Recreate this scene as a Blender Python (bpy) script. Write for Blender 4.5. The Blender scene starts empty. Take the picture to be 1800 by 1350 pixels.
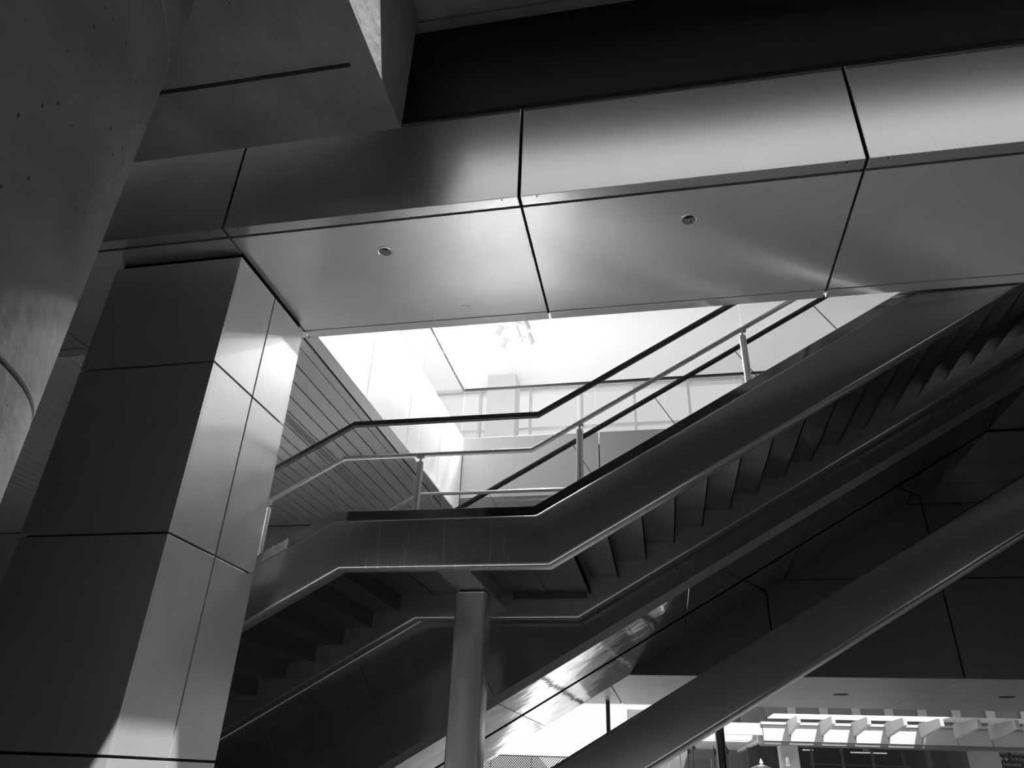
import bpy, bmesh, math, random
from mathutils import Vector, Matrix
random.seed(7)
SC = bpy.context.scene
C = SC.collection
EYE = 1.6                      # all heights below are written relative to the eye; the ground is at -EYE
T30 = math.tan(math.radians(30)); S30 = 0.5; C30 = math.cos(math.radians(30))

# ------------------------------------------------------------------ camera
def make_camera():
    f, pitch, roll, yaw = 1272.606, 0.4990998, 0.0384067, -0.2066371
    fwd = Vector((math.sin(yaw)*math.cos(pitch), math.cos(yaw)*math.cos(pitch), math.sin(pitch)))
    r = Vector((math.cos(yaw), -math.sin(yaw), 0)); u = r.cross(fwd)
    c, s = math.cos(roll), math.sin(roll)
    r2 = c*r + s*u; u2 = -s*r + c*u
    cam = bpy.data.cameras.new('camera'); o = bpy.data.objects.new('camera', cam); C.objects.link(o)
    cam.sensor_width = 36.0; cam.sensor_fit = 'HORIZONTAL'; cam.lens = f/1800*36
    cam.clip_start = 0.05; cam.clip_end = 500
    m = Matrix((r2, u2, -fwd)).transposed().to_4x4(); m.translation = (0, 0, EYE)
    o.matrix_world = m
    SC.camera = o
make_camera()

# ------------------------------------------------------------------ sky, sun, added fill lights, exposure
world = bpy.data.worlds.new('overcast_sky'); SC.world = world; world.use_nodes = True
bg = world.node_tree.nodes['Background']; bg.inputs[0].default_value = (1, 1, 1, 1); bg.inputs[1].default_value = 0.75
sl = bpy.data.lights.new('sun', 'SUN'); sl.energy = 11.0; sl.angle = math.radians(0.6)
so = bpy.data.objects.new('sun', sl); C.objects.link(so)
SUN_FROM = Vector((0.33, -0.36, 0.87)).normalized()
so.rotation_euler = (-SUN_FROM).to_track_quat('-Z', 'Y').to_euler(); so.location = (20, -20, 40)
def area(name, loc, size, power, up=True, rot=None):
    l = bpy.data.lights.new(name, 'AREA'); l.shape = 'RECTANGLE'; l.size, l.size_y = size; l.energy = power
    o = bpy.data.objects.new(name, l); C.objects.link(o); o.location = (loc[0], loc[1], loc[2]+EYE)
    if up: o.rotation_euler = (math.pi, 0, 0)
    return o
area('ceiling_fill', (-8.0, 8.5, 5.75), (7, 6), 45)  # added unseen area lights that brighten the upper hall ceiling
area('ceiling_fill', (3.0, 14.0, 5.75), (16, 3.6), 75)
area('ceiling_fill', (-7.0, 14.0, 5.75), (6, 3.6), 32)
SC.cycles.transparent_max_bounces = 32
vs = SC.view_settings
vs.view_transform = 'Standard'; vs.look = 'None'; vs.gamma = 1.0; vs.use_curve_mapping = False; vs.exposure = 0.4

# ------------------------------------------------------------------ materials
MATS = {}
def mat(name, val, rough=0.5, metal=0.0, spec=0.5, var=0.0, vscale=3.0, bump=0.0, bscale=20.0, stretch=(1, 1, 1), coat=0.0, emit=0.0):
    m = bpy.data.materials.new(name); m.use_nodes = True; nt = m.node_tree; b = nt.nodes['Principled BSDF']
    b.inputs['Base Color'].default_value = (val, val, val, 1)
    b.inputs['Roughness'].default_value = rough; b.inputs['Metallic'].default_value = metal
    b.inputs['Specular IOR Level'].default_value = spec; b.inputs['Coat Weight'].default_value = coat
    if emit: b.inputs['Emission Color'].default_value = (1, 1, 1, 1); b.inputs['Emission Strength'].default_value = emit
    if var or bump:
        tc = nt.nodes.new('ShaderNodeTexCoord'); mp = nt.nodes.new('ShaderNodeMapping'); mp.inputs['Scale'].default_value = stretch
        nt.links.new(tc.outputs['Object'], mp.inputs[0])
    if var:
        n = nt.nodes.new('ShaderNodeTexNoise'); n.inputs['Scale'].default_value = vscale; n.inputs['Detail'].default_value = 6
        nt.links.new(mp.outputs[0], n.inputs['Vector'])
        rm = nt.nodes.new('ShaderNodeMapRange'); rm.inputs[1].default_value = 0.3; rm.inputs[2].default_value = 0.7
        rm.inputs[3].default_value = val*(1-var); rm.inputs[4].default_value = val*(1+var)
        nt.links.new(n.outputs['Fac'], rm.inputs[0]); nt.links.new(rm.outputs[0], b.inputs['Base Color'])
    if bump:
        n2 = nt.nodes.new('ShaderNodeTexNoise'); n2.inputs['Scale'].default_value = bscale; n2.inputs['Detail'].default_value = 3
        nt.links.new(mp.outputs[0], n2.inputs['Vector'])
        bp = nt.nodes.new('ShaderNodeBump'); bp.inputs['Strength'].default_value = bump; bp.inputs['Distance'].default_value = 0.05
        nt.links.new(n2.outputs['Fac'], bp.inputs['Height']); nt.links.new(bp.outputs[0], b.inputs['Normal'])
    MATS[name] = m; return m
mat('aluminium', 0.88, 0.28, 0.75, var=0.04, vscale=1.5)
mat('aluminium_shaded', 0.20, 0.38, 0.7, var=0.05)  # same aluminium, colour darkened to imitate its dim reflections
mat('fascia_metal', 0.75, 0.24, 0.85, var=0.03, vscale=1.5)
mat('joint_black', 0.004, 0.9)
mat('stair_steel', 0.30, 0.26, 0.8, var=0.06, vscale=2.0)
mat('stair_plate', 0.14, 0.30, 0.92, var=0.08)
mat('cladding', 0.20, 0.15, 0.75, bump=0.02, bscale=1.2)
mat('mirror_steel', 0.40, 0.07, 1.0, var=0.35, vscale=3, bump=0.10, bscale=1.6)
mat('stainless', 0.75, 0.28, 0.65)
mat('brushed_post', 0.50, 0.25, 0.75, var=0.04)
mat('rail_dark', 0.06, 0.35, 0.5)
mat('rubber', 0.02, 0.45)
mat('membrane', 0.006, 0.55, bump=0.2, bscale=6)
mat('white_panel', 0.76, 0.55, var=0.02)
mat('ceiling_white', 0.86, 0.7)
mat('slat', 0.92, 0.35, 0.25, var=0.05, stretch=(4, 0.4, 1))
mat('soffit_light', 0.32, 0.45, 0.3, var=0.08, stretch=(0.5, 3, 1))
mat('pale_paving', 0.80, 0.7, var=0.08, vscale=1.0)
mat('paving', 0.40, 0.8, var=0.15, vscale=1.0)
mat('render_white', 0.42, 0.7, var=0.03)
mat('facade_grey', 0.15, 0.7, var=0.08)
mat('facade_dark', 0.06, 0.6, var=0.1)
mat('dark_glass', 0.02, 0.06, 0.0, spec=0.6)
mat('rear_block', 0.30, 0.8, var=0.1)
mat('lamp_white', 0.85, 0.3)
mat('lens', 0.5, 0.2)
mat('lamp_lit', 0.8, 0.5, emit=0.35)
mat('sign_dark', 0.03, 0.5); mat('sign_text', 0.35, 0.6)
mat('wire', 0.06, 0.5, 0.3)
mat('canvas', 0.35, 0.8); mat('canvas_dark', 0.15, 0.8)

def concrete(name, val, pits=0.085):
    m = mat(name, val, 0.75, var=0.28, vscale=1.6, bump=0.25, bscale=9)
    nt = m.node_tree; b = nt.nodes['Principled BSDF']
    old = b.inputs['Base Color'].links[0].from_socket
    tc = nt.nodes.new('ShaderNodeTexCoord')
    mp = nt.nodes.new('ShaderNodeMapping'); mp.inputs['Scale'].default_value = (1, 1, 0.6); nt.links.new(tc.outputs['Object'], mp.inputs[0])
    v = nt.nodes.new('ShaderNodeTexVoronoi'); v.inputs['Scale'].default_value = 14; nt.links.new(mp.outputs[0], v.inputs['Vector'])
    n = nt.nodes.new('ShaderNodeTexNoise'); n.inputs['Scale'].default_value = 2.3; nt.links.new(mp.outputs[0], n.inputs['Vector'])
    th = nt.nodes.new('ShaderNodeMath'); th.operation = 'MULTIPLY'; th.inputs[1].default_value = 0.34; nt.links.new(n.outputs['Fac'], th.inputs[0])
    sh = nt.nodes.new('ShaderNodeMath'); sh.operation = 'SUBTRACT'; nt.links.new(th.outputs[0], sh.inputs[0]); sh.inputs[1].default_value = pits
    lt = nt.nodes.new('ShaderNodeMath'); lt.operation = 'LESS_THAN'; nt.links.new(v.outputs['Distance'], lt.inputs[0]); nt.links.new(sh.outputs[0], lt.inputs[1])
    mx = nt.nodes.new('ShaderNodeMix'); mx.data_type = 'RGBA'
    nt.links.new(lt.outputs[0], mx.inputs['Factor']); nt.links.new(old, mx.inputs['A']); mx.inputs['B'].default_value = (val*0.25,)*3+(1,)
    nt.links.new(mx.outputs['Result'], b.inputs['Base Color'])
    return m
concrete('concrete', 0.18, 0.095); concrete('concrete_dark', 0.15, 0.14)

def glass(name, tint, refl):
    m = bpy.data.materials.new(name); m.use_nodes = True; nt = m.node_tree; nt.nodes.clear()
    out = nt.nodes.new('ShaderNodeOutputMaterial'); t = nt.nodes.new('ShaderNodeBsdfTransparent'); g = nt.nodes.new('ShaderNodeBsdfGlossy')
    t.inputs[0].default_value = (tint,)*3+(1,); g.inputs['Roughness'].default_value = 0.02
    fr = nt.nodes.new('ShaderNodeFresnel'); fr.inputs[0].default_value = refl
    ge = nt.nodes.new('ShaderNodeNewGeometry'); iv = nt.nodes.new('ShaderNodeMath'); iv.operation = 'SUBTRACT'; iv.inputs[0].default_value = 1.0
    nt.links.new(ge.outputs['Backfacing'], iv.inputs[1]); mu = nt.nodes.new('ShaderNodeMath'); mu.operation = 'MULTIPLY'
    nt.links.new(fr.outputs[0], mu.inputs[0]); nt.links.new(iv.outputs[0], mu.inputs[1])      # mirror only on the outer skin of the pane
    mx = nt.nodes.new('ShaderNodeMixShader'); nt.links.new(mu.outputs[0], mx.inputs[0]); nt.links.new(t.outputs[0], mx.inputs[1]); nt.links.new(g.outputs[0], mx.inputs[2])
    nt.links.new(mx.outputs[0], out.inputs[0]); MATS[name] = m
glass('clear_glass', 0.93, 1.35); glass('guard_glass', 0.95, 1.4)
def frosted():
    m = bpy.data.materials.new('frosted'); m.use_nodes = True; nt = m.node_tree; nt.nodes.clear()
    out = nt.nodes.new('ShaderNodeOutputMaterial'); t = nt.nodes.new('ShaderNodeBsdfTranslucent'); d = nt.nodes.new('ShaderNodeBsdfDiffuse')
    t.inputs[0].default_value = (.8, .8, .8, 1); d.inputs[0].default_value = (.8, .8, .8, 1)
    mx = nt.nodes.new('ShaderNodeMixShader'); mx.inputs[0].default_value = 0.5
    nt.links.new(t.outputs[0], mx.inputs[1]); nt.links.new(d.outputs[0], mx.inputs[2]); nt.links.new(mx.outputs[0], out.inputs[0]); MATS['frosted'] = m
frosted()
def ribbed():
    m = mat('ribbed', 0.17, 0.6); nt = m.node_tree; b = nt.nodes['Principled BSDF']
    tc = nt.nodes.new('ShaderNodeTexCoord'); w = nt.nodes.new('ShaderNodeTexWave'); w.inputs['Scale'].default_value = 8; w.bands_direction = 'X'
    nt.links.new(tc.outputs['Object'], w.inputs['Vector']); bp = nt.nodes.new('ShaderNodeBump'); bp.inputs['Strength'].default_value = 0.8
    nt.links.new(w.outputs['Fac'], bp.inputs['Height']); nt.links.new(bp.outputs[0], b.inputs['Normal'])
ribbed()
def streaked():
    # painted steel with thin pale run marks left by dripping water
    m = mat('stair_steel_streaked', 0.30, 0.26, 0.8, var=0.06, vscale=2.0); nt = m.node_tree; b = nt.nodes['Principled BSDF']
    old = b.inputs['Base Color'].links[0].from_socket
    tc = nt.nodes.new('ShaderNodeTexCoord'); mp = nt.nodes.new('ShaderNodeMapping'); mp.inputs['Scale'].default_value = (34, 1, 1.3)
    nt.links.new(tc.outputs['Object'], mp.inputs[0])
    n = nt.nodes.new('ShaderNodeTexNoise'); n.inputs['Scale'].default_value = 1.6; n.inputs['Detail'].default_value = 2; nt.links.new(mp.outputs[0], n.inputs['Vector'])
    r = nt.nodes.new('ShaderNodeMapRange'); r.inputs[1].default_value = 0.62; r.inputs[2].default_value = 0.72; nt.links.new(n.outputs['Fac'], r.inputs[0])
    sp = nt.nodes.new('ShaderNodeSeparateXYZ'); nt.links.new(tc.outputs['Object'], sp.inputs[0])
    ab = nt.nodes.new('ShaderNodeMath'); ab.operation = 'ABSOLUTE'; sb = nt.nodes.new('ShaderNodeMath'); sb.operation = 'ADD'; sb.inputs[1].default_value = 0.15
    nt.links.new(sp.outputs[0], sb.inputs[0]); nt.links.new(sb.outputs[0], ab.inputs[0])
    fd = nt.nodes.new('ShaderNodeMapRange'); fd.inputs[1].default_value = 0.35; fd.inputs[2].default_value = 0.95; fd.inputs[3].default_value = 1.0; fd.inputs[4].default_value = 0.08
    nt.links.new(ab.outputs[0], fd.inputs[0]); ml = nt.nodes.new('ShaderNodeMath'); ml.operation = 'MULTIPLY'
    nt.links.new(r.outputs[0], ml.inputs[0]); nt.links.new(fd.outputs[0], ml.inputs[1])
    mx = nt.nodes.new('ShaderNodeMix'); mx.data_type = 'RGBA'; nt.links.new(ml.outputs[0], mx.inputs['Factor']); nt.links.new(old, mx.inputs['A'])
    mx.inputs['B'].default_value = (.55, .55, .55, 1); nt.links.new(mx.outputs['Result'], b.inputs['Base Color'])
streaked()

# ------------------------------------------------------------------ mesh helpers (coordinates relative to the eye)
def box(x0, x1, y0, y1, z0, z1):
    v = [(x, y, z) for x in (x0, x1) for y in (y0, y1) for z in (z0, z1)]
    f = [(0, 1, 3, 2), (4, 6, 7, 5), (0, 4, 5, 1), (2, 3, 7, 6), (0, 2, 6, 4), (1, 5, 7, 3)]
    return v, f
def prism_xz(poly, y0, y1):
    n = len(poly); v = [(x, y0, z) for x, z in poly]+[(x, y1, z) for x, z in poly]
    f = [tuple(range(n)), tuple(range(2*n-1, n-1, -1))]+[(i, i+n, (i+1) % n+n, (i+1) % n) for i in range(n)]
    return v, f
def prism_yz(poly, x0, x1):
    n = len(poly); v = [(x0, y, z) for y, z in poly]+[(x1, y, z) for y, z in poly]
    f = [tuple(range(n)), tuple(range(2*n-1, n-1, -1))]+[(i, i+n, (i+1) % n+n, (i+1) % n) for i in range(n)]
    return v, f
def tube(pts, r, seg=12, sx=1.0):
    P = [Vector(p) for p in pts]; v = []; f = []
    for i, p in enumerate(P):
        a = (P[i]-P[i-1]).normalized() if i else (P[1]-P[0]).normalized()
        b = (P[i+1]-P[i]).normalized() if i < len(P)-1 else a
        t = (a+b).normalized(); k = 1/max(0.4, t.dot(a))
        side = Vector((0, 1, 0)) if abs(t.y) < 0.9 else Vector((1, 0, 0))
        n1 = (side-t*side.dot(t)).normalized(); n2 = t.cross(n1)
        for j in range(seg):
            an = 2*math.pi*j/seg; q = p+n1*math.cos(an)*r*sx+n2*math.sin(an)*r*k
            v.append(tuple(q))
    for i in range(len(P)-1):
        for j in range(seg):
            f.append((i*seg+j, i*seg+(j+1) % seg, (i+1)*seg+(j+1) % seg, (i+1)*seg+j))
    f.append(tuple(range(seg-1, -1, -1))); m = (len(P)-1)*seg; f.append(tuple(m+j for j in range(seg)))
    return v, f
def lathe(prof, cx, cy, seg=32, cap=True):
    v = []; f = []
    for r, z in prof:
        for j in range(seg):
            a = 2*math.pi*j/seg; v.append((cx+r*math.cos(a), cy+r*math.sin(a), z))
    for i in range(len(prof)-1):
        for j in range(seg):
            f.append((i*seg+j, i*seg+(j+1) % seg, (i+1)*seg+(j+1) % seg, (i+1)*seg+j))
    if cap:
        f.append(tuple(range(seg-1, -1, -1))); m = (len(prof)-1)*seg; f.append(tuple(m+j for j in range(seg)))
    return v, f
def rot30(s0, s1, y0, y1, n0, n1):
    # box in the frame of a 30 degree incline: s along the slope, n square to it
    v, f = box(s0, s1, y0, y1, n0, n1)
    return [(s*C30-n*S30, y, s*S30+n*C30) for s, y, n in v], f
def build(name, geo, m, parent=None, origin=None, bevel=0.0, segs=2, smooth=False):
    if isinstance(geo, tuple): geo = [geo]
    V = []; F = []
    for v, f in geo:
        k = len(V); V += v; F += [tuple(i+k for i in q) for q in f]
    if parent is not None:
        top = parent
        while top.parent: top = top.parent
        org = Vector(top['_o'])
    else:
        if origin is None:
            xs = [p[0] for p in V]; ys = [p[1] for p in V]; zs = [p[2] for p in V]
            origin = ((min(xs)+max(xs))/2, (min(ys)+max(ys))/2, min(zs))
        org = Vector(origin)
    me = bpy.data.meshes.new(name); me.from_pydata([tuple(Vector(p)-org) for p in V], [], F)
    bm = bmesh.new(); bm.from_mesh(me); bmesh.ops.recalc_face_normals(bm, faces=bm.faces)
    if bevel:
        ed = [e for e in bm.edges if len(e.link_faces) == 2 and e.calc_face_angle(0) > 0.6]
        bmesh.ops.bevel(bm, geom=ed, offset=bevel, segments=segs, affect='EDGES', profile=0.5, clamp_overlap=True)
    bm.to_mesh(me); bm.free()
    me.materials.append(MATS[m])
    if smooth:
        for p in me.polygons: p.use_smooth = True
        try: me.set_sharp_from_angle(angle=math.radians(40))
        except Exception: pass
    o = bpy.data.objects.new(name, me); C.objects.link(o)
    if parent is not None: o.parent = parent
    else:
        o['_o'] = tuple(org); o.location = (org.x, org.y, org.z+EYE)
    return o
def thing(name, label, cat, base, group=None):
    o = bpy.data.objects.new(name, None); C.objects.link(o); o.empty_display_size = 0.1
    o.location = (base[0], base[1], base[2]+EYE); o['_o'] = tuple(base); o['label'] = label; o['category'] = cat
    if group: o['group'] = group
    return o
def tag(o, label, cat, group=None):
    o['label'] = label; o['category'] = cat
    if group: o['group'] = group
    return o
def struct(name, geo, m, label=None, **k):
    o = build(name, geo, m, **k); o['kind'] = 'structure'
    if label: o['label'] = label
    return o
CACHE = {}
def piece(name, parent, x0, x1, y0, y1, z0, z1, m, bevel=0.0, slope=False):
    # a box piece whose mesh data is shared between alike pieces; slope=True: x,z are s,n of a 30 degree incline
    dx, dy, dz = x1-x0, y1-y0, z1-z0
    key = (name, m, round(dx, 3), round(dy, 3), round(dz, 3), bevel)
    me = CACHE.get(key)
    if me is None:
        v, f = box(-dx/2, dx/2, -dy/2, dy/2, -dz/2, dz/2)
        me = bpy.data.meshes.new(name); me.from_pydata(v, [], f)
        bm = bmesh.new(); bm.from_mesh(me); bmesh.ops.recalc_face_normals(bm, faces=bm.faces)
        if bevel: bmesh.ops.bevel(bm, geom=list(bm.edges), offset=bevel, segments=1, affect='EDGES', profile=0.5)
        bm.to_mesh(me); bm.free(); me.materials.append(MATS[m]); CACHE[key] = me
    o = bpy.data.objects.new(name, me); C.objects.link(o); o.parent = parent
    top = parent
    while top.parent: top = top.parent
    g = Vector(top['_o']); c = Vector(((x0+x1)/2, (y0+y1)/2, (z0+z1)/2))
    if slope:
        c = Vector((c.x*C30-c.z*S30, c.y, c.x*S30+c.z*C30)); o.rotation_euler = (0, -math.radians(30), 0)
    o.location = c-g
    return o
def text(name, s, size, loc, m, parent=None, ext=0.004):
    cu = bpy.data.curves.new(name, 'FONT'); cu.body = s; cu.size = size; cu.extrude = ext; cu.materials.append(MATS[m])
    tmp = bpy.data.objects.new(name+'_curve', cu); me = bpy.data.meshes.new_from_object(tmp); bpy.data.objects.remove(tmp)
    o = bpy.data.objects.new(name, me); C.objects.link(o)
    o.rotation_euler = (math.pi/2, 0, 0)
    g = Vector(parent['_o']); o.parent = parent; o.location = Vector(loc)-g
    return o

GRID = [-0.83+2.41*k for k in range(-5, 6)]      # -12.88 ... 11.22

# ================================================================== SETTING
floor = struct('floor', box(-16, 9.5, -9.0, 16.4, -EYE-0.25, -EYE), 'pale_paving')
struct('ground', [box(-70, 70, -60, -9.0, -EYE-0.3, -EYE), box(-70, 70, 16.4, 80, -EYE-0.3, -EYE), box(-70, -16, -9.0, 16.4, -EYE-0.3, -EYE), box(9.5, 70, -9.0, 16.4, -EYE-0.3, -EYE)], 'paving')

# --- bridge: dark core, fascia panels, soffit panels, rear edge trims
ZS = 3.777
bridge = struct('wall_bridge', [box(-12.8, 11.2, 4.0, 5.55, ZS+0.045, 5.24)], 'joint_black', 'metal-clad bridge crossing overhead')
for i in range(len(GRID)-1):
    a, b = GRID[i]+0.011, GRID[i+1]-0.011
    L = build('fascia_panel', prism_yz([(3.947, ZS), (4.044, ZS), (4.044, ZS+0.025), (3.972, ZS+0.025), (3.972, 4.72), (3.947, 4.72)], a, b), 'fascia_metal', bridge, bevel=0.003, segs=1)
    t = piece('edge_trim', bridge, a, b, 5.466, 5.58, ZS-0.002, ZS+0.03, 'aluminium', 0.003)
    piece('rear_panel', bridge, a, b, 5.56, 5.58, ZS+0.04, 5.28, 'white_panel')
    for k in (0.12, -0.12):
        sx = (a if k > 0 else b)+k
        build('screw', lathe([(0.006, ZS-0.0015), (0.006, ZS+0.002)], sx, 3.962, 8), 'joint_black', bridge)
def soffit_panel(a, b, hole):
    y0, y1 = 4.068, 5.452
    if not hole:
        return piece('soffit_panel', bridge, a, b, y0, y1, ZS, ZS+0.03, 'aluminium', 0.002)
    bm = bmesh.new(); seg = 28; r = 0.056; cx, cy = (a+b)/2+hole[0], hole[1]
    o1 = [bm.verts.new((x, y, ZS)) for x, y in ((a, y0), (b, y0), (b, y1), (a, y1))]
    c1 = [bm.verts.new((cx+r*math.cos(2*math.pi*j/seg), cy+r*math.sin(2*math.pi*j/seg), ZS)) for j in range(seg)]
    es = [bm.edges.new((o1[i], o1[(i+1) % 4])) for i in range(4)]+[bm.edges.new((c1[i], c1[(i+1) % seg])) for i in range(seg)]
    bmesh.ops.triangle_fill(bm, use_beauty=True, edges=es)
    ret = bmesh.ops.extrude_edge_only(bm, edges=es)
    for g in ret['geom']:
        if isinstance(g, bmesh.types.BMVert): g.co.z += 0.03
    V = [tuple(v.co) for v in bm.verts]; bm.verts.index_update(); F = [tuple(v.index for v in f.verts) for f in bm.faces]; bm.free()
    return build('soffit_panel', (V, F), 'aluminium', bridge)
for i in range(len(GRID)-1):
    a, b = GRID[i]+0.011, GRID[i+1]-0.011
    hole = {4: (0.0, 4.41), 5: (0.03, 4.388)}.get(i)
    soffit_panel(a, b, hole)

# --- slatted ceiling left of the stairwell
slat_root = struct('ceiling_slats', box(-12.8, -3.31, 5.6, 11.38, ZS+0.025, 5.08), 'joint_black', 'slatted metal ceiling beside the stairwell')
piece('edge_trim', slat_root, -3.29, -3.147, 5.585, 11.39, ZS-0.001, ZS+0.03, 'aluminium', 0.003)
piece('slat', slat_root, -3.415, -3.318, 5.592, 11.38, ZS, ZS+0.02, 'slat')
for k in range(46):
    x1 = -3.427-0.2*k
    piece('slat', slat_root, x1-0.182, x1, 5.592, 11.38, ZS, ZS+0.02, 'slat', 0.002)

# --- white edge of the upper floor round the stairwell
wl = struct('wall_well_left', box(-3.30, -3.262, 5.60, 11.40, ZS+0.04, 5.29), 'joint_black')
for a, b in ((5.60, 7.09), (7.10, 8.575), (8.585, 10.06), (10.07, 11.39)):
    piece('panel', wl, -3.258, -3.235, a, b, ZS+0.035, 5.30, 'white_panel', 0.002)
wb = struct('wall_back', [box(-3.24, 11.2, 11.425, 11.6, 1.41, 5.08), box(-12.9, -3.24, 11.425, 11.6, 2.62, 5.08)], 'joint_black', 'panelled wall behind the escalators')
for i in range(len(GRID)-1):
    a, b = GRID[i]+0.010, GRID[i+1]-0.010
    for z0, z1 in ((1.39, 2.727), (2.743, 3.842), (3.858, 4.17)):
        if i >= 4: piece('panel', wb, a, b, 11.40, 11.425, z0, z1, 'aluminium_shaded', 0.002)
    if i < 4: piece('header_panel', wb, a, b, 11.40, 11.425, 2.6, 3.77, 'slat', 0.002)
    if i >= 4:
        aa = max(a, -3.225)
        piece('white_panel', wb, aa, b, 11.40, 11.425, 4.18, 5.30, 'white_panel', 0.002)
# upper floor slabs and atrium shell
struct('floor_upper', [box(-12.8, -3.30, 5.60, 11.4, 5.10, 5.28), box(-12.8, 11.2, 11.6, 16.2, 5.10, 5.28), box(-12.8, 11.2, 3.98, 5.55, 5.24, 5.30), box(5.25, 9.45, 5.60, 7.94, 5.10, 5.28)], 'white_panel')  # last slab is added unseen to darken the stair top
struct('ceiling_atrium', box(-14, 13, 3.9, 16.4, 8.75, 8.95), 'ceiling_white', 'plain white ceiling of the upper hall')
struct('sun_block_front', box(-14, 11.2, 3.98, 4.12, 5.30, 8.75), 'ceiling_white')  # added unseen wall, keeps direct sun out of the stairwell
struct('light_block_upper', box(9.5, 9.7, 4.12, 16.2, 5.30, 8.75), 'ceiling_white')  # added end wall, stops side daylight entering the upper hall
struct('wall_left', box(-13.2, -12.9, 3.9, 16.4, 5.1, 8.75), 'ceiling_white')

# --- soffit under the upper floor behind the panelled wall
lc = struct('ceiling_lower', box(-3.24, 11.2, 11.62, 15.86, 1.42, 5.06), 'joint_black', 'pale panelled soffit behind the escalators')
for i in range(4, len(GRID)-1):
    a, b = GRID[i]+0.009, GRID[i+1]-0.009
    for y0, y1 in ((11.402, 12.855), (12.865, 14.305), (14.315, 15.88)):
        piece('panel', lc, a, b, y0, y1, 1.385, 1.415, 'soffit_light', 0.002)
    piece('fascia_panel', lc, a, b, 15.862, 15.88, 1.42, 5.2, 'aluminium', 0.002)

# --- viaduct overhead, with added light blockers
struct('ceiling_deck', [box(-14, 9.5, 2.62, 3.66, 5.60, 5.95), box(-14, 9.5, 3.66, 3.75, 5.575, 5.95)], 'concrete_dark', 'concrete deck overhead')
struct('deck_light_block', [box(-14, 9.5, -14, 1.4, 5.60, 5.95), box(5.0, 9.5, 1.4, 2.62, 5.60, 5.95)], 'concrete_dark', 'unseen deck added to narrow the daylight to a slit')  # unseen deck, its edges placed to shape the slit of daylight
struct('light_block_behind', box(-14, 9.5, -9.3, -9.0, -EYE, 5.6), 'rear_block')  # added wall behind the camera, keeps daylight off the near faces
struct('light_block_side', [box(-14.3, -14.0, -9.3, 16.4, -EYE, 5.6), box(-14, -9.0, 12.2, 12.5, -EYE, 5.1)], 'facade_dark')  # side wall added to shut out daylight from the left
struct('light_block_right', [box(9.5, 9.8, -9.3, -1.5, -EYE, 5.6), box(9.5, 9.8, 1.5, 16.9, -EYE, 5.6), box(9.5, 9.8, -1.5, 1.5, 0.9, 5.6)], 'facade_dark')  # unseen wall added to darken the right; low gap admits some light
struct('shadow_block', box(9.3, 12.5, 17, 22, -EYE, 7.4), 'facade_grey')  # unseen block added to shade the right end of the canopy
beam = build('concrete_beam', [box(-14, -1.68, 0.1, 3.0, 4.262, 5.6), box(-14, -1.68, 3.035, 3.6, 4.262, 5.6),
             box(-14, -1.85, 3.0, 3.035, 4.31, 5.6), box(-1.85, -1.68, 3.0, 3.035, 4.262, 5.6)], 'concrete_dark')
tag(beam, 'dark concrete cross beam overhead with a drip groove and pale end face', 'beam')
# black sheet closing the joint between deck and bridge
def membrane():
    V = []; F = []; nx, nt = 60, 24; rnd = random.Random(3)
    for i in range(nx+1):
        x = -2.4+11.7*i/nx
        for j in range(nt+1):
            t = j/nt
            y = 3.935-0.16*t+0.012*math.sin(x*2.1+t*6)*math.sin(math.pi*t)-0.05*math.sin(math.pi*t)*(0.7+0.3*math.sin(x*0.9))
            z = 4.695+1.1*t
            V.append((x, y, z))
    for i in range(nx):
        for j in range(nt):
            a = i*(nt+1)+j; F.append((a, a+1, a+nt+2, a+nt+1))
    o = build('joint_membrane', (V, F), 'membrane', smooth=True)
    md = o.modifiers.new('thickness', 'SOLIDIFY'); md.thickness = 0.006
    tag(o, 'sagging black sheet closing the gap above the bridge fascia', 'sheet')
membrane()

# ================================================================== THINGS
# --- round concrete column
def column():
    h1 = 3.6; cx, cy, r = -0.9777*h1, 0.4592*h1, 0.3192*h1; h2 = 0.373*h1
    t = thing('concrete_column', 'massive round concrete column with ring joints and pitted surface', 'column', (cx, cy, -EYE))
    g = 0.008
    for z0, z1 in ((-EYE, h2-g), (h2+g, h1-g), (h1+g, 4.262)):
        build('drum', lathe([(r-0.006, z0), (r, z0+0.006), (r, z1-0.006), (r-0.006, z1)], cx, cy, 96), 'concrete', t, smooth=True)
    build('joint', [lathe([(r-0.02, h-g), (r-0.02, h+g)], cx, cy, 64) for h in (h1, h2)], 'joint_black', t, smooth=True)
column()

# --- square clad pillar
def pillar():
    x0, x1, y0, y1 = -4.385, -3.217, 4.24, 5.40
    t = thing('clad_pillar', 'square pillar clad in metal panels standing under the bridge soffit', 'pillar', ((x0+x1)/2, (y0+y1)/2, -EYE))
    build('core', box(x0+0.03, x1-0.03, y0+0.03, y1-0.03, -EYE, ZS+0.04), 'joint_black', t)
    zz = [-EYE, -1.31, 0.036, 1.382, 2.72, 3.722]; g = 0.009; ym = 4.83
    for i in range(5):
        z0, z1 = zz[i]+g, zz[i+1]-(g if i < 4 else 0)
        piece('panel', t, x0, x1, y0, y0+0.025, z0, z1, 'aluminium', 0.0008)
        piece('panel', t, x0, x1, y1-0.025, y1, z0, z1, 'aluminium', 0.0008)
        for xa, xb in ((x1-0.025, x1), (x0, x0+0.025)):
            piece('panel', t, xa, xb, y0+0.026, ym-g, z0, z1, 'aluminium', 0.0008)
            piece('panel', t, xa, xb, ym+g, y1-0.026, z0, z1, 'aluminium', 0.0008)
pillar()

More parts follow.
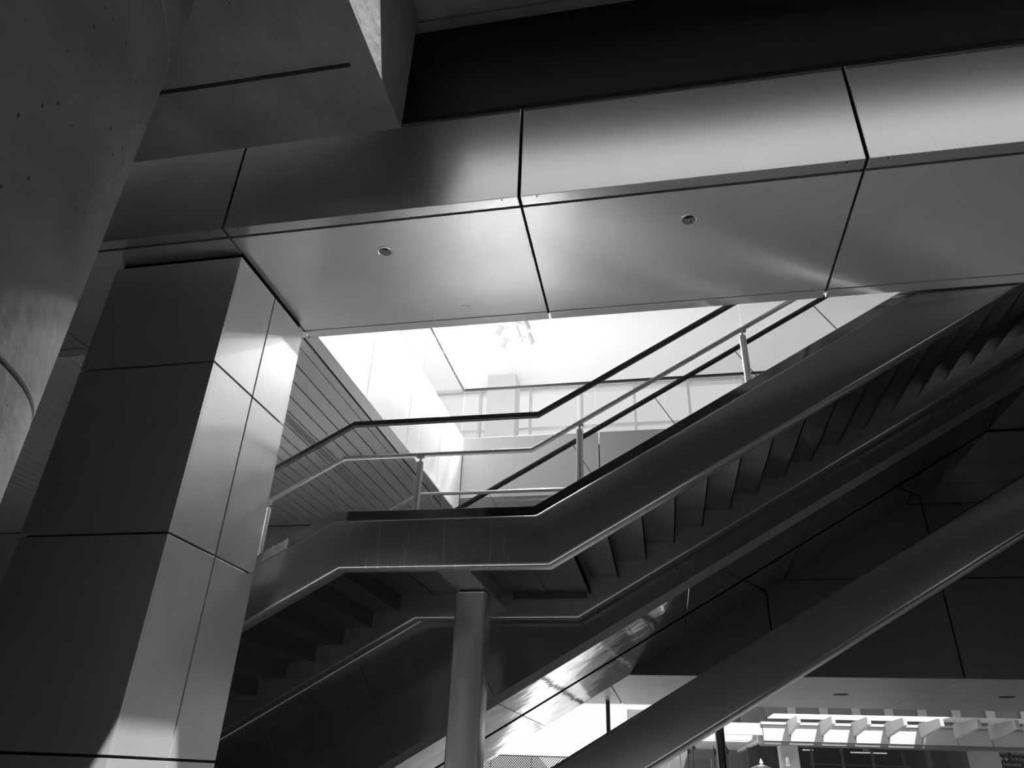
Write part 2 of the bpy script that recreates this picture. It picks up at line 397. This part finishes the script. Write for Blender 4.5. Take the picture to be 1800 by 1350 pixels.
# --- staircase
RUN, RISE = 0.3005, 0.1735
def stair_line(zl, b1, b2, xL, xR):
    return [(xL, zl+(xL-b1)*T30), (b1, zl), (b2, zl), (xR, zl+(xR-b2)*T30)]
def stair_band(zl0, zl1, xR, ref=1.482, B1=-2.58, B2=-0.823, floor_cut=True):
    def br(z): d = (z-ref)*math.tan(math.radians(15)); return B1-d, B2-d
    lo = stair_line(zl0, *br(zl0), 0, xR); hi = stair_line(zl1, *br(zl1), 0, xR)
    def cut(z): b1, _ = br(z); return (b1+(-EYE-z)/T30, -EYE)
    return [cut(zl1), cut(zl0)]+lo[1:]+[hi[3], hi[2], hi[1]]
def staircase():
    t = thing('staircase', 'steel staircase with solid stringers, glass balustrade and a landing on a square post', 'staircase', (-1.7, 6.7, -EYE))
    XR = 5.0
    ns = build('stringer', prism_xz(stair_band(1.482, 1.893, XR), 5.60, 5.78), 'stair_steel_streaked', t, bevel=0.024, segs=3, smooth=True)
    ns['label'] = 'near steel stringer with pale drip marks'
    build('stringer', prism_xz(stair_band(1.482, 1.893, XR), 7.70, 7.88), 'stair_steel', t, bevel=0.018, segs=3, smooth=True)
    build('glass_shoe', prism_xz(stair_band(1.885, 1.976, XR), 5.625, 5.69), 'mirror_steel', t, bevel=0.003, segs=1)
    build('glass_shoe', prism_xz(stair_band(1.885, 1.976, XR), 7.79, 7.855), 'mirror_steel', t, bevel=0.003, segs=1)
    # landing plate with two flat bars under it
    ld = build('landing', box(-2.76, -0.69, 5.775, 7.705, 1.725, 1.785), 'stair_plate', t)
    for x in (-2.50, -1.25): piece('flat_bar', ld, x, x+0.12, 5.79, 7.69, 1.713, 1.725, 'stair_plate')
    piece('flat_bar', ld, -1.50, -0.72, 7.62, 7.70, 1.66, 1.722, 'stair_plate')
    th = 0.012
    for k in range(19):      # lower flight
        x = -2.76-RUN*k; z1 = 1.725-RISE*k; z0 = z1-RISE
        if z0 < -EYE: break
        build('step', prism_xz([(x, z0), (x, z1+0.012), (x-th, z1+0.012), (x-th, z0+th), (x-RUN, z0+th), (x-RUN, z0)], 5.77, 7.705), 'stair_plate', t)
    for k in range(19):      # upper flight
        x = -0.69+RUN*k; z0 = 1.725+RISE*k; z1 = z0+RISE
        build('step', prism_xz([(x, z0), (x, z1), (x+RUN, z1), (x+RUN, z1+th), (x-th, z1+th), (x-th, z0)], 5.77, 7.705), 'stair_plate', t)
    cb = build('cross_beam', box(-1.865, -1.575, 5.77, 7.695, 1.552, 1.724), 'stair_steel', t, bevel=0.008)
    piece('bearing_plate', cb, -1.84, -1.60, 6.73, 6.96, 1.540, 1.553, 'joint_black')
    p = build('support_post', box(-1.874, -1.582, 6.71, 6.985, -EYE, 1.541), 'brushed_post', t, bevel=0.022, segs=3, smooth=True)
    p['label'] = 'square brushed steel post under the landing'
    # near balustrade
    TR = [(-8.3, 2.815+(-8.3+2.64)*T30), (-2.64, 2.815), (-0.935, 2.815), (4.4, 2.815+(4.4+0.935)*T30)]
    build('top_rail', prism_xz([(x, z-0.025) for x, z in TR]+[(x, z+0.02) for x, z in reversed(TR)], 5.61, 5.66), 'rail_dark', t, bevel=0.006)
    HR = [(-8.3, 2.515+(-8.3+2.73)*T30), (-2.73, 2.515), (-0.997, 2.515), (4.3, 2.515+(4.3+0.997)*T30)]
    build('handrail', tube([(x, 5.715, z) for x, z in HR], 0.021, 14), 'stainless', t, smooth=True)
    for x in (-7.6, -6.2, -4.8, -3.4, -2.005, -0.583, 0.88, 2.35, 3.8):
        zt = 2.515+(min(0, x+2.73)+max(0, x+0.997))*T30
        zb = 1.80+(min(0, x+2.70)+max(0, x+0.94))*T30
        po = build('rail_post', lathe([(0.029, zb), (0.029, zt-0.075), (0.024, zt-0.062), (0.010, zt-0.055), (0.010, zt)], x, 5.725, 16), 'stainless', t, smooth=True)
        build('saddle', box(x-0.035, x+0.035, 5.70, 5.73, zt-0.03, zt-0.018), 'stainless', po)
    def zlow(x): return 1.972+(min(0, x+2.71)+max(0, x+0.955))*T30
    def zhigh(x): return 2.795+(min(0, x+2.64)+max(0, x+0.935))*T30
    seams = [-7.6, -6.0, -4.4, -3.0, -2.015, -0.588, 0.865, 2.33, 3.8]
    for a, b in zip(seams[:-1], seams[1:]):
        a2, b2 = a+0.006, b-0.006
        xs = sorted({a2, b2}|{q for q in (-2.71, -2.64, -0.955, -0.935) if a2 < q < b2})
        build('glass_pane', prism_xz([(x, zlow(x)) for x in xs]+[(x, zhigh(x)) for x in reversed(xs)], 5.63, 5.642), 'clear_glass', t)
    # far balustrade
    FR = [(-8.3, 2.865+(-8.3+2.66)*T30), (-2.66, 2.865), (-0.935, 2.865), (4.4, 2.865+(4.4+0.935)*T30)]
    build('handrail', tube([(x, 7.64, z) for x, z in FR], 0.021, 12), 'stainless', t, smooth=True)
    for x in (-4.0, -2.4, -0.9, 0.6, 2.1, 3.6):
        zt = 2.865+(min(0, x+2.66)+max(0, x+0.935))*T30
        build('rail_post', tube([(x, 7.74, zt-0.95), (x, 7.74, zt-0.12), (x, 7.64, zt-0.01)], 0.016, 8), 'stainless', t, smooth=True)
staircase()

# --- escalators
def escalator(label, yA, yB, near_clad):
    t = thing('escalator', label, 'escalator', (-5.5, (yA+yB)/2, -EYE), 'pair of escalators behind the staircase')
    P = 1.17; s0 = 0.043
    nb, nt_ = 1.66*C30, 3.0*C30
    lo = -5.81
    yU0 = yA+0.07 if near_clad else yA+0.05
    yUe = yB-0.08 if near_clad else yB-0.02
    # closed dark truss body
    def cut(c): return ((-EYE-c)/T30, -EYE)
    cB, cT = 1.72, 2.97
    poly = [cut(cT), cut(cB), (4.30, cB+4.30*T30), (9.0, cB+4.30*T30), (9.0, 5.22), ((5.22-cT)/T30, 5.22)]
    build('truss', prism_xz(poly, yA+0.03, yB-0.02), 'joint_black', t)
    if near_clad:
        for k in range(-5, 5):
            a = s0+P*k
            piece('side_panel', t, a+0.002, a+P-0.002, yA, yA+0.025, 1.507, nt_, 'cladding', 0.002, slope=True)
        # chamfer along the lower edge
        ch = [(yA, 1.507), (yU0, nb), (yU0+0.02, nb+0.02), (yA+0.02, 1.52)]
        v = []; 
        for s in (lo, 5.89):
            for y, n in ch: v.append((s*C30-n*S30, y, s*S30+n*C30))
        build('edge_trim', (v, [(0, 1, 2, 3), (7, 6, 5, 4)]+[(i, (i+1) % 4, (i+1) % 4+4, i+4) for i in range(4)]), 'stair_steel', t)
        build('side_panel', box(4.35, 8.9, yA, yA+0.025, 4.24, 5.25), 'cladding', t)
    for k in range(-2, 3):
        a = -1.13+2.34*k
        a2 = min(a+2.34, 5.80)
        piece('underside_panel', t, a+0.003, a2-0.003, yU0, yUe, nb, nb+0.02, 'mirror_steel', 0.002, slope=True)
    piece('landing_soffit', t, 4.31, 9.0, yU0, yB-0.02, 4.155, 4.18, 'cladding', 0.002)
    # balustrades
    for y in (yA+0.08, yB-0.12):
        build('skirt', rot30(-5.0, 5.6, y-0.05, y+0.09, nt_-0.03, nt_+0.05), 'stainless', t)
        for k in range(-5, 3):
            a = 2.18+P*k
            piece('glass_pane', t, a+0.004, a+P-0.004, y-0.005, y+0.005, nt_+0.05, 3.56, 'clear_glass', slope=True)
            piece('pane_joint', t, a-0.004, a+0.004, y-0.006, y+0.006, nt_+0.05, 3.56, 'rail_dark', slope=True)
        build('handrail', rot30(-4.9, 5.6, y-0.04, y+0.04, 3.56, 3.605), 'rubber', t, bevel=0.015)
    for k in range(30):
        s = -5.0+k*0.35
        x = s*C30-2.35*S30; z = s*S30+2.35*C30
        piece('step', t, x, x+0.38, yA+0.25, yB-0.3, z-0.02, z+0.2, 'stair_plate')
escalator('escalator with dark glossy side cladding next to the staircase', 7.97, 9.46, True)
escalator('escalator beside the panelled wall, mirror steel underside showing', 9.48, 11.40, False)

# --- lower inclined box girder
def girder():
    y0, y1 = 8.2, 9.25; ct, cb = 0.0965*y0, 0.029*y0
    def cut(c): return ((-EYE-c)/T30, -EYE)
    t = thing('inclined_girder', 'wide inclined steel girder rising to the right below the escalators', 'girder', (-2.6, (y0+y1)/2, -EYE))
    build('body', prism_xz([cut(ct), cut(cb), (9.0, cb+9*T30), (9.0, ct+9*T30)], y0, y1), 'stair_steel', t, bevel=0.035, segs=3, smooth=True)
    v = rot30(-3.4, 10.2, y0+0.05, y1-0.02, cb*C30-0.012, cb*C30+0.004)
    build('bottom_plate', v, 'stainless', t)
girder()

# --- soffit fittings
def downlight(x, y, label):
    t = thing('downlight', label, 'downlight', (x, y, ZS), 'downlights in the bridge soffit')
    build('trim_ring', lathe([(0.052, ZS+0.002), (0.050, ZS-0.004), (0.060, ZS-0.006), (0.066, ZS-0.002), (0.066, ZS+0.001)], x, y, 32, cap=False), 'stainless', t, smooth=True)
    build('reflector', lathe([(0.053, ZS), (0.046, ZS+0.03), (0.036, ZS+0.055)], x, y, 32, cap=False), 'stainless', t, smooth=True)
    build('lens', lathe([(0.002, ZS+0.048), (0.025, ZS+0.050), (0.038, ZS+0.06)], x, y, 24), 'lens', t, smooth=True)
downlight((GRID[4]+GRID[5])/2, 4.41, 'round recessed downlight in the brighter soffit panel near the pillar')
downlight((GRID[5]+GRID[6])/2+0.03, 4.388, 'round recessed downlight in the middle soffit panel with a dark lens')
d = build('cover_disc', lathe([(0.046, ZS-0.006), (0.048, ZS-0.003), (0.048, ZS+0.001)], -1.574, 5.293, 28), 'aluminium', smooth=True)
tag(d, 'small flush metal cover disc near the rear edge of the soffit', 'cover')
def slot_light(x, y0, y1, label):
    t = thing('linear_light', label, 'light', (x, (y0+y1)/2, ZS-0.004), 'linear lights in the slatted ceiling')
    for a, b in ((x-0.06, x-0.05), (x+0.05, x+0.06)): piece('frame', t, a, b, y0, y1, ZS-0.005, ZS+0.002, 'lamp_white')
    piece('frame', t, x-0.05, x+0.05, y0, y0+0.01, ZS-0.005, ZS+0.002, 'lamp_white'); piece('frame', t, x-0.05, x+0.05, y1-0.01, y1, ZS-0.005, ZS+0.002, 'lamp_white')
    piece('diffuser', t, x-0.05, x+0.05, y0+0.01, y1-0.01, ZS-0.003, ZS-0.001, 'white_panel')
slot_light(-4.32, 6.2, 10.22, 'long slim light strip in the slatted ceiling seen behind the stair railing')
slot_light(-6.92, 6.36, 9.3, 'slim light strip in the slatted ceiling between round column and pillar')
for x, lab in ((2.82, 'small dark recessed light in the lower soffit, the one nearer the girder'), (5.26, 'small dark recessed light in the lower soffit at the right edge')):
    tg = thing('recessed_light', lab, 'downlight', (x, 13.5, 1.385), 'recessed lights in the lower soffit')
    build('rim', lathe([(0.10, 1.387), (0.10, 1.380), (0.12, 1.380), (0.12, 1.386)], x, 13.5, 20, cap=False), 'joint_black', tg)
    build('lens', lathe([(0.002, 1.3815), (0.10, 1.3815)], x, 13.5, 20, cap=False), 'joint_black', tg)

# --- glass guard round the well above
def guard():
    xr, yr, zf, zr = -3.30, 11.45, 5.29, 6.30
    t = thing('glass_guard', 'frameless glass guard with a thin dark rail round the upper floor opening', 'railing', (xr, yr, zf))
    y = 5.7
    while y < yr-0.2:
        y2 = min(y+1.15, yr-0.02); piece('glass_pane', t, xr-0.006, xr+0.006, y+0.006, y2-0.006, zf, zr-0.02, 'guard_glass'); y = y2
    x = xr+0.02
    while x < 6:
        piece('glass_pane', t, x+0.006, x+1.2-0.006, yr-0.006, yr+0.006, zf, zr-0.02, 'guard_glass'); x += 1.2
    build('top_rail', box(xr-0.02, xr+0.02, 5.7, yr+0.02, zr-0.02, zr+0.02), 'rail_dark', t)
    build('top_rail', box(xr+0.02, 8.0, yr-0.02, yr+0.02, zr-0.02, zr+0.02), 'rail_dark', t)
guard()
# --- spotlight bar under the white ceiling
def spots():
    x, z, y1 = -2.61, 8.18, 13.0; k = 1.0
    t = thing('spotlight_bar', 'white tube with small spotlights on both sides under the upper ceiling', 'lamp', (x, 12.0, z))
    build('tube', tube([(x, 9.6, z+0.09), (x, y1, z+0.09)], 0.095, 20), 'lamp_white', t, smooth=True)
    for yy in (10.2, 12.4): build('hanger', tube([(x, yy, z+0.15), (x, yy, 8.76)], 0.02, 8), 'lamp_white', t)
    for i, (sd, yy) in enumerate(((-1, 12.85), (1, 12.75), (-1, 12.35), (1, 12.2), (-1, 11.3), (1, 11.1))):
        a = build('arm', tube([(x+sd*0.08, yy, z+0.05), (x+sd*0.22, yy, z+0.0)], 0.022, 8), 'lamp_white', t)
        cxx = x+sd*0.28
        h = build('spot_head', tube([(cxx-sd*0.03, yy-0.02, z+0.10), (cxx+sd*0.06, yy+0.05, z-0.10)], 0.062, 16), 'lamp_white', t, smooth=True)
        l = bpy.data.lights.new('spot_lamp', 'SPOT'); l.energy = 760; l.spot_size = math.radians(100); l.spot_blend = 1.0; l.shadow_soft_size = 0.05
        lo = bpy.data.objects.new('spot_lamp', l); C.objects.link(lo); lo.location = (cxx+sd*0.075, yy+0.06, z-0.14+EYE)
        lo.rotation_euler = (Vector((-3.0, 7.4, -EYE))-Vector((cxx, yy, z))).to_track_quat('-Z', 'Y').to_euler()
        build('lens', tube([(cxx+sd*0.060, yy+0.05, z-0.100), (cxx+sd*0.064, yy+0.053, z-0.108)], 0.045, 14), 'lens', h)
spots()
for i, (x, lab) in enumerate(((-3.45, 'pale square column on the upper floor seen through the glass guard'),)):
    o = build('upper_column', box(x-0.35, x+0.35, 15.2, 15.8, 5.28, 8.75), 'white_panel'); tag(o, lab, 'column')
def glazing():
    t = thing('curtain_wall', 'glazed curtain wall with slim mullions at the back of the upper hall', 'window wall', (0, 16.2, 5.28))
    for k in range(20): piece('mullion', t, -12+1.3*k, -11.94+1.3*k, 16.0, 16.15, 5.28, 8.75, 'white_panel')
    for z in (6.5, 7.6, 8.66): piece('transom', t, -12.8, 12.9, 16.02, 16.12, z, z+0.06, 'white_panel')
glazing()

# ================================================================== BEYOND: far pavilion, columns, fence
def slim_post(x, y, r, m, label, z1=1.386):
    o = build('slim_column', lathe([(r+0.03, -EYE), (r+0.03, -EYE+0.02), (r, -EYE+0.025), (r, z1)], x, y, 20), m, smooth=True); tag(o, label, 'column')
slim_post(0.96, 15.2, 0.085, 'stair_plate', 'round dark column under the lower soffit, cut by the girder edge')
slim_post(-1.07, 15.2, 0.04, 'stair_plate', 'very thin post below the soffit against the white sky')

def pavilion():
    t = thing('pavilion', 'low pale building with sunlit bracketed canopy beyond the soffit', 'building', (7, 26, -EYE))
    YF = 24.0
    br = [3.46+0.873*k for k in range(11)]
    xs = [2.73]+br
    for a, b in zip(xs[:-1], xs[1:]):
        piece('fascia_panel', t, a+0.006, b-0.006, YF, YF+0.3, 1.205, 1.62, 'render_white', 0.004)
    piece('ledge', t, 2.70, 12.3, YF-0.04, YF+0.34, 1.63, 1.70, 'render_white')
    piece('ledge', t, 2.73, 12.3, YF+0.02, YF+1.3, 1.12, 1.20, 'facade_grey')
    for x in br:
        b = build('bracket', prism_yz([(YF, 1.38), (YF, 1.72), (22.15, 1.74), (22.15, 1.55)], x-0.05, x+0.05), 'render_white', t, bevel=0.006, segs=1)
    for a, b in zip(br[:-1], br[1:]):
        piece('canopy_panel', t, a+0.008, b-0.008, 22.2, 23.6, 1.76, 1.775, 'frosted')
    piece('canopy_panel', t, 2.85, br[0]-0.008, 22.2, 23.6, 1.76, 1.775, 'frosted')
    # band of ribbed vents above
    piece('wall', t, 2.4, 12.5, 26.3, 26.6, 1.3, 4.6, 'facade_grey')
    for k in range(12):
        x = 3.1+0.95*k
        piece('vent', t, x, x+0.70, 26.24, 26.30, 2.0, 2.75, 'ribbed'); piece('pilaster', t, x+0.70, x+0.95, 26.18, 26.30, 1.9, 3.2, 'render_white')
    piece('roof', t, 2.2, 12.6, 24.7, 32, 4.6, 4.9, 'facade_grey')
    # entrance glazing
    for a, b in ((3.70, 4.13), (4.18, 4.96), (5.02, 5.79), (5.85, 6.62), (6.68, 7.45), (7.51, 8.20), (8.85, 9.42), (9.48, 10.3), (10.36, 11.2)):
        piece('pane', t, a, b, 25.10, 25.12, -EYE, 1.12, 'clear_glass')
    for x in (3.67, 4.155, 4.99, 5.82, 6.65, 7.48, 9.45, 10.33): piece('mullion', t, x-0.025, x+0.025, 25.06, 25.16, -EYE, 1.12, 'facade_dark')
    piece('pier', t, 3.22, 3.72, 24.65, 25.2, -EYE, 1.12, 'render_white'); piece('pier', t, 8.38, 9.02, 24.65, 25.2, -EYE, 1.12, 'render_white')
    piece('back_wall', t, 2.6, 12.4, 28.0, 28.2, -EYE, 2.0, 'facade_dark'); piece('interior_ceiling', t, 2.6, 12.4, 25.0, 28, 1.4, 1.5, 'facade_dark')
    piece('interior_column', t, 7.5, 7.95, 25.5, 26.0, -EYE, 1.4, 'facade_grey')
    for z in (0.35, 0.75): piece('shelf', t, 4.4, 7.3, 26.8, 27.2, z-0.03, z, 'facade_grey')
    # pergola fins left of the entrance
    piece('side_beam', t, 2.60, 2.73, YF+0.3, 31.9, 1.18, 1.62, 'render_white')
    piece('front_beam', t, -1.0, 2.72, YF, YF+0.22, 1.35, 1.66, 'render_white')
    for k in range(13): piece('fin', t, -1.0, 2.60, 24.7+0.55*k, 24.82+0.55*k, 1.24, 1.60, 'render_white')
    for a, b in ((-1.5, 0.0), (0.01, 1.5), (1.51, 2.9), (2.91, 3.6)): piece('wall_panel', t, a, b, 32.0, 32.2, -EYE, 2.6, 'facade_grey')
    piece('upper_wall', t, 0.2, 2.5, 33.0, 33.3, 1.2, 3.4, 'facade_grey')
pavilion()
l = thing('wall_lamp', 'small white wall lamp on the pier left of the glass doors', 'lamp', (3.38, 24.6, 0.62))
build('shade', lathe([(0.02, 0.84), (0.05, 0.80), (0.05, 0.68)], 3.38, 24.55, 16), 'lamp_white', l); build('globe', lathe([(0.03, 0.68), (0.07, 0.64), (0.07, 0.61), (0.02, 0.59)], 3.38, 24.55, 16), 'lamp_white', l)
build('arm', box(3.35, 3.41, 24.55, 24.66, 0.72, 0.78), 'stainless', l)
o = build('hanging_plate', box(5.43, 5.58, 24.40, 24.43, 1.02, 1.125), 'facade_grey'); tag(o, 'tiny grey plate hanging over the glass doors', 'sign')
for x0, x1, z, lab in ((5.35, 6.35, 1.02, 'thin horizontal light bar behind the middle glass doors'), (4.0, 4.3, 1.05, 'short light bar behind the leftmost glass door')):
    o = build('light_bar', box(x0, x1, 25.6, 25.66, z, z+0.03), 'lamp_lit'); tag(o, lab, 'lamp')
def sign():
    t = thing('direction_sign', 'dark hanging direction sign with round symbols behind the glass at right', 'sign', (9.35, 24.9, 0.6))
    piece('board', t, 8.75, 9.95, 24.9, 24.94, 0.72, 1.06, 'sign_dark')
    for x in (9.00, 9.13, 9.26): build('symbol', lathe([(0.045, 0), (0.045, 0.006)], 0, 0, 16), 'sign_text', t).matrix_local = Matrix.Translation(Vector((x, 24.893, 0.955))-Vector(t['_o']))@Matrix.Rotation(math.pi/2, 4, 'X')@Matrix.Translation(Vector(t['_o']))
    build('symbol', lathe([(0.045, 0), (0.045, 0.006)], 0, 0, 16), 'sign_text', t).matrix_local = Matrix.Translation(Vector((9.06, 24.893, 0.825))-Vector(t['_o']))@Matrix.Rotation(math.pi/2, 4, 'X')@Matrix.Translation(Vector(t['_o']))
    text('lettering', 'To B Gates', 0.10, (9.35, 24.89, 0.92), 'sign_text', t)
    text('lettering', 'Restrooms', 0.10, (9.15, 24.89, 0.79), 'sign_text', t)
    for x in (8.9, 9.8): piece('hanger', t, x, x+0.02, 24.91, 24.93, 1.06, 1.40, 'sign_dark')
sign()
def parasol():
    cx, cy = 2.15, 20.0
    t = thing('parasol', 'striped parasol top with a pale finial in front of the pavilion', 'parasol', (cx, cy, -EYE))
    build('pole', lathe([(0.02, -EYE), (0.02, 0.5)], cx, cy, 10), 'stainless', t)
    build('base', lathe([(0.25, -EYE), (0.25, -EYE+0.06), (0.03, -EYE+0.09)], cx, cy, 20), 'facade_dark', t)
    for k in range(8):
        a0, a1 = math.pi/4*k+0.2, math.pi/4*(k+1)+0.2
        def q(a, r, z): return (cx+r*math.cos(a), cy+r*math.sin(a), z)
        V = [q(a0, 0.02, 0.50), q(a1, 0.02, 0.50), q(a1, 0.2, 0.44), q(a0, 0.2, 0.44), q(a1, 1.1, 0.02), q(a0, 1.1, 0.02)]
        o = build('canopy_gore', (V, [(0, 1, 2, 3), (3, 2, 4, 5)]), 'canvas' if k % 2 else 'canvas_dark', t)
        o.modifiers.new('thickness', 'SOLIDIFY').thickness = 0.004
    build('finial', lathe([(0.02, 0.50), (0.045, 0.53), (0.02, 0.58), (0.005, 0.62)], cx, cy, 12), 'lamp_white', t, smooth=True)
parasol()
def pennant(x, y, z, label):
    t = thing('pennant', label, 'flag', (x, y, -EYE), 'pennants on thin poles')
    build('pole', lathe([(0.008, -EYE), (0.008, z+0.12)], x, y, 8), 'wire', t)
    build('flag', prism_xz([(x, z-0.08), (x, z+0.10), (x+0.07, z-0.02)], y-0.004, y+0.004), 'facade_dark', t)
pennant(0.43, 18, 0.66, 'small dark pennant on a thin pole, lower of the two left of the slim column')
pennant(0.55, 18.4, 0.76, 'small dark pennant on a thin pole right against the girder edge')
pennant(0.98, 18, 0.66, 'small dark pennant just left of the slim round column')
pennant(1.24, 18, 0.69, 'ragged dark pennant just right of the slim round column')
def windbreak():
    t = thing('glass_screen', 'reflective low glass screen below the pennants', 'screen', (0.4, 17.6, -EYE))
    piece('pane', t, -0.6, 0.88, 17.6, 17.62, -1.45, 0.49, 'clear_glass'); piece('base_rail', t, -0.6, 0.9, 17.57, 17.65, -EYE, -1.45, 'stainless')
    piece('post', t, 0.88, 0.91, 17.58, 17.64, -EYE, 0.50, 'stainless'); piece('post', t, 0.24, 0.27, 17.58, 17.64, -EYE, 0.68, 'lamp_white')
windbreak()
def fence():
    t = thing('mesh_fence', 'diagonal wire mesh fence against the white sky', 'fence', (-3.2, 18, -EYE))
    x0, x1, z0, z1, y = -5.0, -1.8, -0.6, 0.46, 18.0
    geo = []
    st = 0.055; w = 0.011
    k = x0-(z1-z0)
    while k < x1:
        for sgn in (1, -1):
            a, b = (k, k+(z1-z0)) if sgn > 0 else (k+(z1-z0), k)
            if min(a, b) > x0 and max(a, b) < x1:
                yy = y+0.004*sgn
                geo.append(([(a-w, yy, z0), (a+w, yy, z0), (b+w, yy, z1), (b-w, yy, z1), (a, yy+0.008, z0), (b, yy+0.008, z1)], [(0, 1, 2, 3), (1, 4, 5, 2), (4, 0, 3, 5)]))
        k += st
    o = build('mesh', geo, 'wire', t); o['kind'] = 'stuff'
    for x in (-4.9, -3.95, -3.02, -1.95): piece('post', t, x, x+0.03, 17.98, 18.02, -EYE, 0.47, 'lamp_white')
    piece('top_rail', t, x0, x1, 17.985, 18.015, 0.455, 0.475, 'wire')
fence()
for o in list(bpy.data.objects):
    if '_o' in o: del o['_o']
